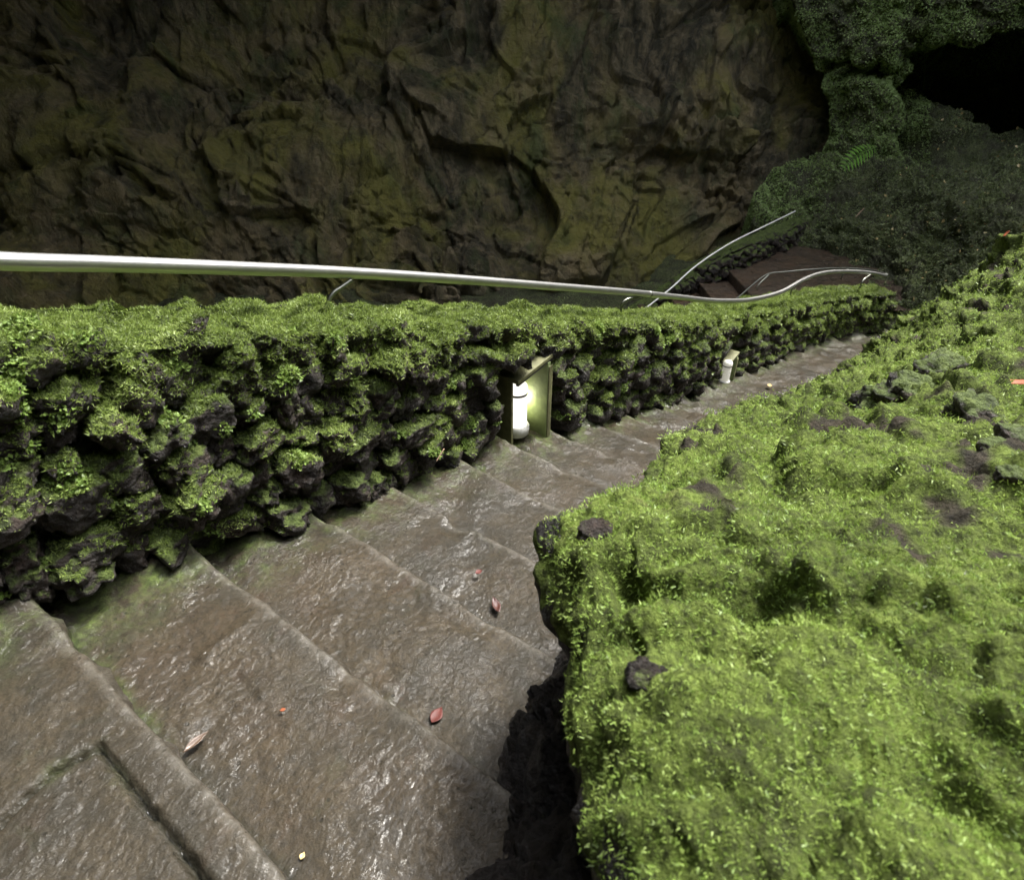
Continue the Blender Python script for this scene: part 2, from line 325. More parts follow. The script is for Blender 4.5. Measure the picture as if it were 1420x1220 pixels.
for k, tk in enumerate(NOS[:-1]):
    t0 = NOS[k-1] if k else -1.5; tn = NOS[k+1]
    z = float(foot(tk)[2]); 
    if k < 5: z = -1 - .3226*tk
    zn = float(foot(tn)[2]) if k >= 4 else -1 - .3226*tn
    near = tk < 1.6
    nv = 300 if near else (180 if tk < 4 else 90); nt = (110 if near else (50 if tk < 4 else 24)); nr = 14 if near else 8
    if k == 0: nt = 260
    prof_t = np.r_[np.linspace(t0 - .03, tk - .009, nt), tk - .009 + .009*np.sin(np.linspace(.25, 1.571, 6)), np.full(nr, tk)]
    prof_z = np.r_[np.full(nt, 0.), -.009 + .009*np.cos(np.linspace(.25, 1.571, 6)), np.linspace(-.022, (zn - z) - .07, nr)]
    v = np.linspace(-.12, WID if tk < 3 else 1.25, nv)
    T, Vv = np.meshgrid(prof_t, v, indexing='ij'); Zp = np.repeat(prof_z[:, None], nv, 1)
    base = foot(T.ravel()); sd = side(T.ravel()); Pp = base + sd*Vv.ravel()[:, None]; Pp[:, 2] = z + Zp.ravel()
    edge = ss(tk - .10, tk, T.ravel())
    fade = ss(.0, .6, (T.ravel() - t0 + .05)*4)
    wob = fbm(np.stack([Vv.ravel()*3.1, np.full(Vv.size, k*7.7), np.zeros(Vv.size)], 1), 4)
    q = Pp.copy(); q[:, 2] = k*3.1
    rough = .35 + .9*ss(-.1, .35, pn(q*1.9 + 31))
    far = min(1.6, 1 + tk*.15)
    far = max(far - 1, 0)*1.6; d = (.007 + .016*far)*fbm(q*3.3, 3) + (.0012 + .006*far)*rough*fbm(q*14, 4) + .0014*rough*fbm(q*45, 3) + (.0008 + .004*far)*rough*fbm(q*9, 3, True)
    chip = np.clip(pn(np.stack([Vv.ravel()*7, np.full(Vv.size, k*3.3), np.full(Vv.size, 9.)], 1)) - .18, 0, 1)
    Pp[:, 2] += d - edge*chip*.03*(T.ravel() > tk-.08) - .003*edge*rough + .0015*np.exp(-((T.ravel()-tk+.012)/.02)**2)*(Zp.ravel() > -.01)
    Pp[:, 2] -= .02*(1 - ss(0, .05, np.abs(T.ravel() - t0)))*0
    # flow-worn dip towards the middle and rise of earth by the wall foot
    Pp[:, 2] += .03*np.exp(-((Vv.ravel()-.0)/.09)**2) * (.6 + fbm(q*6, 3))
    dirs = foot(T.ravel()+.02) - foot(T.ravel()-.02); dirs[:, 2] = 0; dirs /= np.linalg.norm(dirs, axis=1)[:, None]
    Pp += dirs * ((.009*wob - .022*chip) * edge)[:, None]
    Pp += dirs * ((Zp.ravel() < -.02) * (.018*fbm(Pp*12, 3)))[:, None]
    if k == 0:
        g = sum(np.exp(-(segd(Pp + .004*np.stack([pn(Pp*40), pn(Pp*40+9), 0*Pp[:, 0]], 1), a, b)/.0052)**2) for a, b in segs)
        Pp[:, 2] -= .03*np.clip(g, 0, 1)
    if k == 1:   # mortared seam across the second tread
        a, b = on_z(285, 912, z), on_z(372, 838, z); g = np.exp(-(segd(Pp, a, b)/.02)**2); Pp[:, 2] += .006*g
    tr = T.ravel(); on = Zp.ravel() > -.03
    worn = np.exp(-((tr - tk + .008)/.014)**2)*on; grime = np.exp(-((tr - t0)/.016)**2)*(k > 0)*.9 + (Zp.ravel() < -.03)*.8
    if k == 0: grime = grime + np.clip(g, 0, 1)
    algae = np.exp(-(np.clip(Vv.ravel(), 0, 9)/.13)**2)*1.3 + .8*np.exp(-((tr - t0)/.03)**2)*ss(.1, .4, fbm(q*4 + 8, 2)) + (k == 0)*np.clip(sum(np.exp(-(segd(Pp, a, b)/.016)**2) for a, b in segs), 0, 1)*.35*ss(-.1, .4, pn(Pp*7))
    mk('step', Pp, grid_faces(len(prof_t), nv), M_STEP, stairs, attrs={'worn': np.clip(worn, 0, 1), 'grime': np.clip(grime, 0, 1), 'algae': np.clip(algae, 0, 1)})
# ------------------------------------------------------------------ moss blades
def sample_tris(V, T, dens_fn, count, mul=1.):
    a, b, c = V[T[:, 0]], V[T[:, 1]], V[T[:, 2]]; nrm = np.cross(b - a, c - a); ar = np.linalg.norm(nrm, axis=1); nrm = nrm/(ar[:, None] + 1e-15)
    cen = (a + b + c)/3; w = ar*dens_fn(cen, nrm)*mul; w = np.clip(w, 0, None); w /= w.sum()
    idx = rng.choice(len(T), size=count, p=w); r1 = np.sqrt(rng.random(count)); r2 = rng.random(count)
    p = a[idx]*(1-r1)[:, None] + b[idx]*(r1*(1-r2))[:, None] + c[idx]*(r1*r2)[:, None]
    return p, nrm[idx]
def blades(p, n, size, aspect=.34, lean=(.35, 1.15), jitter=.5, lift=0., thin=False):
    m = len(p); r = rng.normal(size=(m, 3)); t = r - n*np.einsum('ij,ij->i', r, n)[:, None]; t /= np.linalg.norm(t, axis=1)[:, None]
    th = rng.uniform(*lean, size=m)[:, None]; d = n*np.cos(th) + t*np.sin(th); d[:, 2] += .15; d /= np.linalg.norm(d, axis=1)[:, None]
    s = np.cross(d, n); s /= np.linalg.norm(s, axis=1)[:, None] + 1e-9; tw = rng.uniform(-1, 1, m)[:, None]; s = s + np.cross(d, s)*tw; s /= np.linalg.norm(s, axis=1)[:, None]
    L = (size*rng.uniform(1-jitter, 1+jitter, m))[:, None]; Wd = L*aspect
    bnd = np.cross(s, d)*L*.22*rng.uniform(-1, 1, m)[:, None]
    b0 = p + n*lift - d*L*.15; mid = p + n*lift + d*L*.5 + bnd; tip = p + n*lift + d*L
    if thin:
        V = np.stack([b0 + s*Wd, tip + bnd, b0 - s*Wd], 1).reshape(-1, 3); i = np.arange(m)[:, None]*3
        return V, np.concatenate([i, i+1, i+2], 1)
    V = np.stack([b0, mid + s*Wd, tip, mid - s*Wd], 1).reshape(-1, 3); i = np.arange(m)[:, None]*4
    return V, np.concatenate([i, i+1, i+2, i+3], 1)
def tri(F): return np.concatenate([F[:, [0, 1, 2]], F[:, [0, 2, 3]]])
def dist(p): return np.linalg.norm(p, axis=1)
def depth(p): return p @ Fv
# ------------------------------------------------------------------ stones
def ico(sub):
    bm = bmesh.new(); bmesh.ops.create_icosphere(bm, subdivisions=sub, radius=1); V = np.array([v.co[:] for v in bm.verts]); F = np.array([[v.index for v in f.verts] for f in bm.faces]); bm.free(); return V, F
ICO = {k: ico(k) for k in (2, 3, 4, 5)}
def stones(cen, size, axes, sub, amp=1.):
    """cen (n,3), size (n,3) half sizes, axes (n,3,3) rows = local axes"""
    V0, F0 = ICO[sub]; n = len(cen); m = len(V0)
    D = np.repeat(V0[None], n, 0); e = .72; sq = np.sign(D)*np.abs(D)**e; sq /= (np.abs(sq)**4).sum(2, keepdims=True)**.25
    D = .45*D + .55*sq
    off = rng.uniform(0, 200, (n, 1, 3)); q = (V0[None] + off).reshape(-1, 3)
    r = 1 + amp*(.34*fbm(q*1.15, 2) + .17*facets(q*1.6, .3, .9, .35, .12))
    if sub >= 3: r = r + amp*(.11*fbm(q*4.5, 3, True) + .06*fbm(q*11, 2))
    X = D*np.clip(r, .45, 1.7).reshape(n, m, 1)*size[:, None, :]
    X = np.einsum('nmi,nij->nmj', X, axes) + cen[:, None]
    return X.reshape(-1, 3), (F0[None] + (np.arange(n)*m)[:, None, None]).reshape(-1, 3)
def build_wall(root, path_fn, t_range, H_fn, thick, cell, name_core, sub_fn, out_fn, seed, skip=None, round_=0.):
    """rubble wall along path_fn(t) (foot of the visible face); out_fn(t) = plan normal of that face"""
    t0, t1 = t_range; n = int((t1 - t0)/.028); t = np.linspace(t0, t1, n); H = H_fn(t)
    prof = [(.05, -.45), (.05, -.1), (.05, .25), (.05, .55), (.045, .8), (.02, .9), (.0, .96), (.015, 1.0), (.07, 1.02), (.13, 1.015), (.2, 1.0), (.3, 1.01), (thick-.1, 1.0), (thick-.03, .97), (thick, .85), (thick+.02, .3), (thick+.04, -.8)]
    pr = []
    for a, b in zip(prof[:-1], prof[1:]):
        L = math.hypot(b[0]-a[0], (b[1]-a[1])*.6); k = max(2, int(L/.022))
        for i in range(k): pr.append((a[0] + (b[0]-a[0])*i/k, a[1] + (b[1]-a[1])*i/k))
    pr = np.array(pr); B = path_fn(t); O = out_fn(t)
    Gd = B[:, None, :] - O[:, None, :]*pr[None, :, 0:1]; Gd = Gd.copy(); Gd[:, :, 2] = B[:, None, 2] + pr[None, :, 1]*H[:, None]
    nr = grid_normals(Gd); sgn = np.sign((nr[:, len(pr)//4]*O).sum()); nr *= sgn
    q = Gd.reshape(-1, 3); up = np.clip(nr.reshape(-1, 3)[:, 2], 0, 1)
    d = .026*fbm(q*5.2+seed, 4) + .012*up*fbm(q*3.1 + seed + 9, 3) + .03*up*fbm(q*8 + seed, 3, True) + .03*facets(q*6.5 + seed, .5, .7, .5, .14)
    q = q + nr.reshape(-1, 3)*d[:, None]; F = grid_faces(n, len(pr)); Fm = F[(n//2)*(len(pr)-1) + len(pr)//4]
    if np.cross(q[Fm[1]]-q[Fm[0]], q[Fm[2]]-q[Fm[1]]) @ nr.reshape(-1, 3)[Fm[0]] < 0: F = F[:, ::-1]
    core = (q, F)
    cs, sz, ax, dd = [], [], [], []
    for row in range(40):
        h = (row + .3)*cell*.78
        if h > H.max(): break
        tt = t0 + rng.random()*cell
        while tt < t1:
            w = cell*rng.uniform(.65, 1.35)*(1.25 if rng.random() < .15 else 1); hh = cell*rng.uniform(.62, 1.05); tc = tt + w/2; tt += w*.93
            if tc > t1: break
            Hc = float(H_fn(np.array([tc]))[0]); hz = h + rng.uniform(-.25, .25)*cell
            if hz > Hc*.97: continue
            if skip and skip(tc, hz): continue
            b = path_fn(np.array([tc]))[0]; o = out_fn(np.array([tc]))[0]; al = np.cross([0, 0, 1.], o)
            c = b - o*(.03 + rng.uniform(-.045, .03) + .02*(hz/Hc > .8)); c[2] += hz
            a = rng.uniform(-.6, .6); A1 = al*math.cos(a) + np.array([0, 0, 1.])*math.sin(a); A3 = np.cross(A1, o)
            A1 = A1 + o*rng.uniform(-.3, .3); A1 /= np.linalg.norm(A1)
            cs.append(c); sz.append((w*.52, cell*rng.uniform(.45, .85), hh*.55)); ax.append((A1, o, A3)); dd.append(depth(c[None])[0])
    cs, sz, ax, dd = map(np.array, (cs, sz, ax, dd)); parts = []
    for lo, hi, sub in sub_fn:
        m = (dd >= lo) & (dd < hi)
        if m.any(): parts.append(stones(cs[m], sz[m], ax[m], sub))
    return core, join(parts)

W1 = thing('rubble_wall', 'long mossy lava rubble wall with steel handrail along the left of the steps', 'wall', foot(2.))
Hw = lambda t: np.interp(t, [-2.2, 1.4, 2.2, 4, 6, 7, 8.8], [.585, .585, .57, .56, .51, .48, .46])
def out1(t): return side(t)
NI = [(1.90, 2.18), (4.93, 5.15)]      # the two lamp niches
def end_shift(t): return t
skip1 = lambda t, h: any(a - .13 < t < b + .06 and h < .40 for a, b in NI)
core, stn = build_wall(W1, foot, (-2.0, 8.75), Hw, .40, .108, 'wall_core', [(-9, 2.4, 4), (2.4, 4.6, 3), (4.6, 99, 2)], out1, 3., skip1)
cV, cF = core
# open the lamp niches in the core by pushing the face back
b0 = foot(np.linspace(-2.0, 8.75, 800)); tl = np.linspace(-2.0, 8.75, 800)
idx = np.argmin(((cV[:, None, :2] - b0[None, ::8, :2])**2).sum(2), axis=1)*8; tc = tl[idx]; hc = cV[:, 2] - b0[idx, 2]
inward = ((cV - b0[idx])*side(tc)).sum(1)
for a, b in NI:
    m = (tc > a - .05) & (tc < b + .03) & (hc < .37) & (inward > -.23)
    cV[m] -= side(tc[m])*(.24 + inward[m])[:, None]
mk('wall_core', cV, cF, M_CORE, W1)
mk('stonework', stn[0], stn[1], M_LAVA, W1)
def moss_dens_wall(c, n):
    d = np.clip(depth(c), .9, 12); f = fbm(c*3.2 + 3, 3)*.9 + .45*fbm(c*9, 2)
    up = n[:, 2]; hrel = c[:, 2] - (-1 - .3226*(c @ DU)); top = ss(.34, .56, hrel)
    cover = np.clip((1.2*up + .9*f + 1.0*top - .50), 0, 1)**1.2
    return cover*(1/d)**1.35*((n @ Fv) < .35) * (c @ Fv > .2) * (.35 + .65*ss(8.2, 6.0, d))
cT = tri(cF); aV, aT = join([(cV, cT), (stn[0], stn[1])])
p, n_ = sample_tris(aV, aT, moss_dens_wall, 900000)
sz = .0068*np.clip(depth(p), 1, 9)**.62
V, F = blades(p, n_, sz, .16, (.2, 1.3), thin=True); mk('moss', V, F, M_MOSSW, W1, smooth=False, kind='stuff')
# pale leafy liverwort in rosettes on the stones
def liv_dens(c, n): return (n @ side(np.array([1.]))[0] > .05)*(n[:, 2] > -.1)*(depth(c) < 5)*(c[:, 0] > -3)*np.clip(1/depth(c), 0, 1)**1.7*(pn(c*2.3+4) > -.05)*(c @ Fv > .5)
cp, cn = sample_tris(stn[0], stn[1], liv_dens, 170); cr = rng.uniform(.012, .036, 170)
def liv2(c, n):
    m = liv_dens(c, n) > 0; o = np.zeros(len(c)); cc = c[m]; best = np.zeros(len(cc))
    for a, r_ in zip(cp, cr): best = np.maximum(best, np.exp(-(((cc - a)**2).sum(1)/r_**2)**1.5))
    o[m] = np.where(best > .08, best, 0); return o*(n[:, 2] > -.2)
P_, N_ = sample_tris(stn[0], stn[1], liv2, 17000)
V, F = blades(P_, N_, np.full(len(P_), .0085)*np.clip(depth(P_), 1.1, 4)**.4, .36, (.6, 1.45), .35, .003)
mk('leafy_liverwort', V, F, M_LIV, W1, smooth=False, kind='stuff')
# moss creeping over the foot of the wall onto each tread
# ------------------------------------------------------------------ right bank
eu = [-2, -1, 0, .23, .42, .6, 1.0, 1.8, 2.54, 4, 5.28, 5.8, 6.6]
ez = [-.38, -.42, -.48, -.51, -.60, -.62, -.68, -1.0, -1.33, -1.78, -2.14, -2.36, -2.9]
ew = [-.34, -.30, -.20, .0, .17, .34, .36, .36, .35, .31, .30, .28, .24]
em = [.12, .14, .18, .2, .22, .24, .28, .44, .68, 1.22, 1.75, 1.75, 1.5]
nu, nw = 760, 520
uu = np.concatenate([np.linspace(-1.6, 2.2, 480), np.linspace(2.2, 7.2, 281)[1:]]); nu = len(uu)
# lateral parameter: face (going down) then top
a = np.concatenate([np.linspace(-1, 0, 150), np.linspace(0, 1, 371)[1:]**1.6])
UU, AA = np.meshgrid(uu, a, indexing='ij'); U1 = UU.ravel(); A1 = AA.ravel()
wob = .05*ss(.1, .8, U1)*fbm(np.stack([U1*2.7, 0*U1, 0*U1], 1), 3)
wE = np.interp(U1, eu, ew) + wob; zE = np.interp(U1, eu, ez) + .03*fbm(np.stack([U1*3.1, 0*U1+4, 0*U1], 1), 3); mE = np.interp(U1, eu, em)
rr = np.clip(A1, 0, 1)*4.2; slope = mE*rr/(1 + .10*rr)
far_drop = 1.6*ss(5.7, 7.2, U1)
Wt = wE - rr; Zt = zE + slope - far_drop - .05*np.exp(-rr/.06)
f = np.clip(-A1, 0, 1); zst = -1 - .3226*U1 - .30; onf = ss(.1, .3, f); lean = np.interp(U1, [-1, .1, .5, 1.0, 3], [.50, .36, .10, .06, .08])
Wf = wE + (.045*np.sin(np.clip(f*5, 0, 1)*math.pi) - .13*ss(.08, .35, f) + (np.interp(U1, [-1, 0, .2, .45, .84, 1.2, 3], [.22, .24, .26, .37, .46, .43, .42]) - wE + .13)*ss(.30, .62, f)) + .012*onf*pn(np.stack([U1*9, f*2.2, 0*f], 1)); Zf = (zE - .05) + (zst - zE)*f
Wb = np.where(A1 >= 0, Wt, Wf); Zb = np.where(A1 >= 0, Zt, Zf)
Bk = DU[None]*U1[:, None] + DW[None]*Wb[:, None]; Bk[:, 2] = Zb
GB = Bk.reshape(nu, len(a), 3); nr = grid_normals(GB); nr *= np.sign(nr[300, -50, 2]); nb_ = nr.reshape(-1, 3); q = Bk
hum = fbm(q*2.1 + 11, 3)
amp = np.interp(U1, [-1, .6, 2, 5], [.55, .8, 1.2, 1.5])
onface = ss(-.02, -.3, A1)
disp = amp*(.055*hum + .034*fbm(q*5.5, 4) + .018*fbm(q*14+3, 3) + .012*fbm(q*30, 3)) + .018*amp*(1-onface)*fbm(q*8 + 3, 3, True) + onface*(.03*facets(q*4.2, .5, .8, .3, .1) + .03*facets(q*11, .5, .8, .3, .1))
holes = np.clip(pn(q*4.3 + 71) - .30, 0, 1)*(A1 > .01); disp -= .045*holes*amp; disp -= .028*amp*ss(.18, .42, fbm(q*4.2+61, 3, True))*(A1 > .01); disp -= .16*np.clip(pn(q*np.array([9, 9, 12]) + 31) - .34, 0, 1)*(A1 > .01)*amp
Bk = q + nb_*disp[:, None]
# lava outcrop on the middle of the bank and a bare boulder by the near rim
def rock_at(px, py, s): return P(px, py, s)
bank = thing('mossy_bank', 'bright green moss covered earth bank on the right of the steps, blurred near the camera', 'bank', DU*1.0 + np.array([0, 0, -1.5]))
FB = grid_faces(nu, len(a)); 
_t = np.cross(Bk[FB[0, 1]] - Bk[FB[0, 0]], Bk[FB[0, 2]] - Bk[FB[0, 1]])
if (np.cross(GB[301, -50]-GB[300, -50], GB[300, -49]-GB[300, -50])[2] > 0): FB = FB[:, ::-1]
def cover_b(c): return ss(-.62, -.12, fbm(c*4.1 + 40, 3)*.9 + .35*pn(c*14) + .25*pn(c*1.3))
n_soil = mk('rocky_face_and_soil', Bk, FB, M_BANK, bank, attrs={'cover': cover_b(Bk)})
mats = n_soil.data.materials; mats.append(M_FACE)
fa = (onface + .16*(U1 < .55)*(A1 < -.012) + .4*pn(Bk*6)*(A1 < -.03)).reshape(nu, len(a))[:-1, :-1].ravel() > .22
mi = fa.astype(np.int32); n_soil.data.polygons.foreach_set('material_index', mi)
def near_surface(px, py):
    """point of the bank under an image position (nearest along that ray)"""
    z = Bk @ Fv; m = z > .1; xs = 710 + FP*(Bk[:, 0]/np.where(m, z, 1)); ys = 610 - FP*((Bk @ Uv)/np.where(m, z, 1))
    e = (xs-px)**2 + (ys-py)**2 + np.where(m, 0, 1e9); k = np.argsort(e)[:12]; j = k[np.argmin(z[k])]; return Bk[j], nb_[j]
bare = [(near_surface(905, 925)[0], .05), (near_surface(1275, 535)[0], .17), (near_surface(1390, 610)[0], .12), (near_surface(1390, 900)[0], .03), (near_surface(1150, 640)[0], .05), (near_surface(820, 735)[0], .02), (near_surface(1340, 270)[0], .3)]
def moss_dens_bank(c, n):
    d = np.clip(depth(c), .28, 12); u = c @ DU; f = fbm(c*4.1 + 40, 3)
    cov = cover_b(c)**1.5
    top = ss(-.45, .35, n[:, 2])
    w = np.clip(cov, .05, 1)*top
    for b, r in bare: w = w*(1 - .93*np.exp(-(np.linalg.norm(c - b, axis=1)/r)**4))
    return w*(1/d)**1.55*(c @ Fv > .15)
bT = tri(FB); tA = A1[bT].mean(1); tmul = ss(-.075, -.04, tA + .015*pn(Bk[bT[:, 0]]*9))
p, n_ = sample_tris(Bk, bT, moss_dens_bank, 1700000, tmul)
# clumped cushions: lift the blades by a fine noise so the surface reads as tufts
sz = .0056*np.clip(depth(p), .35, 9)**.62; lift = np.clip(fbm(p*19, 2)*.012 + fbm(p*52+4, 2)*.006 + .004, 0, 1)*np.clip(depth(p), .4, 3)**.5
p = p + n_*lift[:, None]
V, F = blades(p, n_, sz, .16, (.2, 1.3), thin=True); mk('moss', V, F, M_MOSS, bank, smooth=False, kind='stuff')
def boulder(name, label, c, size, ang, mat, sub=5, amp=1., group=None, tilt=0.):
    A = np.array([[math.cos(ang), math.sin(ang), 0], [-math.sin(ang), math.cos(ang), 0], [0, 0, 1.]]); T = np.array([[math.cos(tilt), 0, math.sin(tilt)], [0, 1, 0], [-math.sin(tilt), 0, math.cos(tilt)]])
    V, F = stones(np.array([c]), np.array([size]), (T @ A)[None], sub, amp); return tag(mk(name, V, F, mat, loc=c, smooth=True), label, 'rock', group)
b, nn = near_surface(905, 930); boulder('dark_boulder', 'bare dark grey rock poking out of the moss near the bank rim', b - nn*.012, (.030, .021, .017), -.5, M_BARE, 5, .7)
b, nn = near_surface(825, 735); boulder('flat_stone', 'small pale brown stone at the upper left tip of the bank', b, (.026, .02, .018), .3, M_BARE, 4, .8)
for i, (px, py, s3, lab) in enumerate([(1262, 535, (.08, .055, .06), 'rough reddish brown lava outcrop, widest of those across the middle of the bank'), (1300, 505, (.07, .05, .05), 'dark lava lump, highest of the outcrop in the middle of the bank'), (1350, 560, (.07, .045, .04), 'dark lava ledge at the lower right end of the outcrop, beside an orange leaf'), (1230, 545, (.07, .06, .05), 'small brown lava lump, leftmost of the outcrop on the bank')]):
    b, nn = near_surface(px, py); boulder('lava_outcrop', lab, b - nn*.035, s3, .7*i, M_OUT, 4, 1.2, 'lava lumps of the bank outcrop')
for i, (px, py, r, lab) in enumerate([(1380, 610, .035, 'wet black stone under the orange leaf, leftmost of the three'), (1412, 600, .04, 'wet black stone at the right picture edge under the orange leaf'), (1405, 650, .035, 'wet brown stone at the right picture edge, lowest of the three')]):
    b, nn = near_surface(px, py); boulder('wet_stone', lab, b - nn*r*.35, (r*.8, r*.65, r*.5), i*1.3, M_OUT, 4, .7, 'wet stones at the right edge')
# ------------------------------------------------------------------ handrails
def rail_path():
    pts = []
    for px, py in ((-700, 325), (-380, 340), (-150, 354), (0, 362), (150, 366), (300, 371), (480, 378), (600, 385), (750, 396), (880, 406)): pts.append(on_plane(px, py, .27))
    # beyond, follow the calibrated depths
    for px, py, s in ((940, 412, 4.15), (1000, 417.5, 4.75), (1045, 415, 5.2), (1085, 404, 5.55), (1112, 389, 5.85), (1135, 380, 6.15), (1180, 376.5, 6.65), (1212, 379, 6.98), (1226, 382, 7.15), (1229, 381, 7.35)): pts.append(P(px, py, s))
    return pts
rp = smooth_path(rail_path(), 320)
hr = thing('steel_handrail', 'long round brushed steel handrail sweeping above the mossy wall from left edge to bend', 'handrail', rp[60])
V, F = tube(rp, .0185, 24); mk('rail', V, F, M_STEEL, hr)
_j = on_plane(905, 408, .27); _k = int(np.argmin(np.linalg.norm(rp - _j, axis=1))); mk('joint_sleeve', *tube(rp[_k:_k+2], .0198, 24), M_BRKT, hr)
def bracket(top, foot_, name='bracket', r=.0075, parent=hr, bend=.5):
    top, foot_ = np.array(top), np.array(foot_); k = foot_ + np.array([0, 0, 1.])*np.linalg.norm(top-foot_)*bend*.40 + (top-foot_)*.10
    pts = [foot_ - np.array([0, 0, .05]), foot_, foot_*.4 + k*.6, k*.85 + top*.15, k*.4 + top*.6, top]; pts = smooth_path(pts, 22)
    V, F = tube(pts, r, 14); mk(name, V, F, M_BRKT, parent)
for px, py, fx, fy in ((487, 383, 455, 424), (889, 409, 862, 424), (-330, 346, -370, 400)):
    t_ = on_plane(px, py, .28); s_ = depth(t_[None])[0]; f_ = P(fx, fy, s_*.99); bracket(t_ + np.array([0, 0, -.012]), f_)
bracket(P(1207, 381, 6.9), P(1194, 394, 6.85), r=.009); bracket(P(1113, 387, 5.9), P(1098, 402, 5.85), r=.008)
r2 = smooth_path([P(1229, 381, 7.35), P(1226, 379, 7.6), P(1210, 375, 7.85), P(1175, 372, 8.1), P(1130, 373.5, 8.35), P(1090, 377, 8.5), P(1064, 380.5, 8.6), P(1045, 394, 8.65), P(1024, 412, 8.7), P(990, 436, 8.75)], 120)
h2 = thing('return_handrail', 'thin dark handrail doubling back behind the bend of the main rail', 'handrail', r2[60]); V, F = tube(r2, .010, 14); mk('rail', V, F, M_BRKT, h2)
bracket(P(1176, 373, 8.1), P(1168, 382, 8.1), r=.008, parent=h2); bracket(P(1066, 381, 8.55), P(1050, 398, 8.55), r=.009, parent=h2, bend=.2)
r3 = smooth_path([P(858, 454, 9.9), P(905, 420, 10.0), P(930, 400, 10.06), P(960, 373, 10.15), P(1010, 339, 10.3), P(1060, 314, 10.45), P(1103, 293, 10.65)], 120)
h3 = thing('far_handrail', 'straight thin bright handrail rising along the far small wall to the right', 'handrail', r3[60]); V, F = tube(r3, .013, 14); mk('rail', V, F, M_REFL, h3)
# ------------------------------------------------------------------ lamps and their shelters
def lamp(c, label, mat=M_GLOW, k_=1.):
    lathe = lambda c_, prof, n=40: globals()['lathe'](c + (c_ - c)*k_, [(a_*k_, b_*k_) for a_, b_ in prof], n)
    root = thing('niche_lamp', label, 'lamp', c, 'white lamps in the wall niches')
    mk('base_ring', *lathe(c, [(.0, -.03), (.056, -.03), (.060, 0), (.060, .012), (.056, .02), (.050, .024)], 40), M_LAMPW, root)
    mk('lamp_body', *lathe(c, [(.047, .02), (.0475, .10), (.047, .185), (.046, .192)], 40), mat, root)
    mk('gasket', *lathe(c, [(.046, .19), (.051, .192), (.051, .202), (.046, .204)], 40), M_BLACK, root)
    mk('cap', *lathe(c, [(.0505, .2035), (.0505, .222), (.047, .236), (.036, .249), (.02, .257), (.0, .26)], 40), mat, root)
    for k in (0, 1, 2): mk('screw', *lathe(c + np.array([.018*math.cos(2.1*k-1.8), .018*math.sin(2.1*k-1.8), .256]), [(.005, -.004), (.005, .003), (0, .004)], 10), M_BLACK, root)
    return root
def shelter(t0, t1, hgt, dep, label, zb=0., grp='wooden shelters over the wall lamps'):
    f0, f1 = foot(t0), foot(t1); o = side((t0+t1)/2.); al = f1 - f0; al[2] = 0; L = np.linalg.norm(al); al /= L; up = np.array([0, 0, 1.]); z = (f0[2]+f1[2])/2 + zb
    b = f0.copy(); b[2] = z
    root = thing('lamp_shelter', label, 'lamp shelter', b, grp); inn = -o*dep
    mk('side_panel', *box(b + al*(L-.02) + o*.045 - up*.08, al*.022, inn*1.2, up*(hgt+.10)), M_WOODG, root)
    mk('front_post', *box(b + al*(L-.015) + o*.050 - up*.08, al*.028, -o*.022, up*(hgt+.08)), M_WOOD, root)
    mk('side_panel', *box(b - al*.01 - o*.01 - up*.04, al*.014, inn*.9, up*(hgt+.035)), M_WOOD, root)
    mk('back_panel', *box(b + al*.005 + inn - up*.04, al*(L-.03), inn/dep*.015, up*(hgt+.03)), M_WOOD, root)
    V, F = box(b - al*.03 + o*.045 + up*hgt, al*(L+.05) + up*.035, inn*1.25, up*.018)
    mk('roof_board', V, F, M_WOOD, root)
    V, F = box(b - al*.025 + o*.041 + up*(hgt-.012), al*(L+.04) + up*.033, -o*.014, up*.011); mk('drip_edge', V, F, M_BLACK, root)
    return root
l1 = on_plane(717, 597) + np.array([0, 0, .015]); lamp(l1 + np.array([0, 0, 0.005]), 'glowing white cylindrical lamp in the nearer niche under a slanting board')
shelter(1.94, 2.15, .345, .13, 'weathered greenish wooden shelter around the nearer, larger lamp')
def glow(name, loc, e):
    ld = bpy.data.lights.new(name, 'POINT'); ld.energy = e; ld.color = (1, .95, .78); ld.shadow_soft_size = .02; lo = bpy.data.objects.new(name, ld); C.objects.link(lo); lo.location = wpt(loc)
_al = foot(2.2) - foot(2.0); _al /= np.linalg.norm(_al); glow('niche_lamp_light', l1 + _al*.085 - side(2.0)*.03 + np.array([0, 0, .15]), .35)
l2 = P(1004, 529, 4.95); lamp(l2, 'small distant white lamp in the farther niche at the foot of the wall', m_simple('lamp_dim', (.8, .8, .7), .4, var=.5, sc_=60, emit=((1, .95, .8), .06)), .74)
shelter(4.97, 5.10, .15, .08, 'dark greenish wooden shelter around the small far lamp')
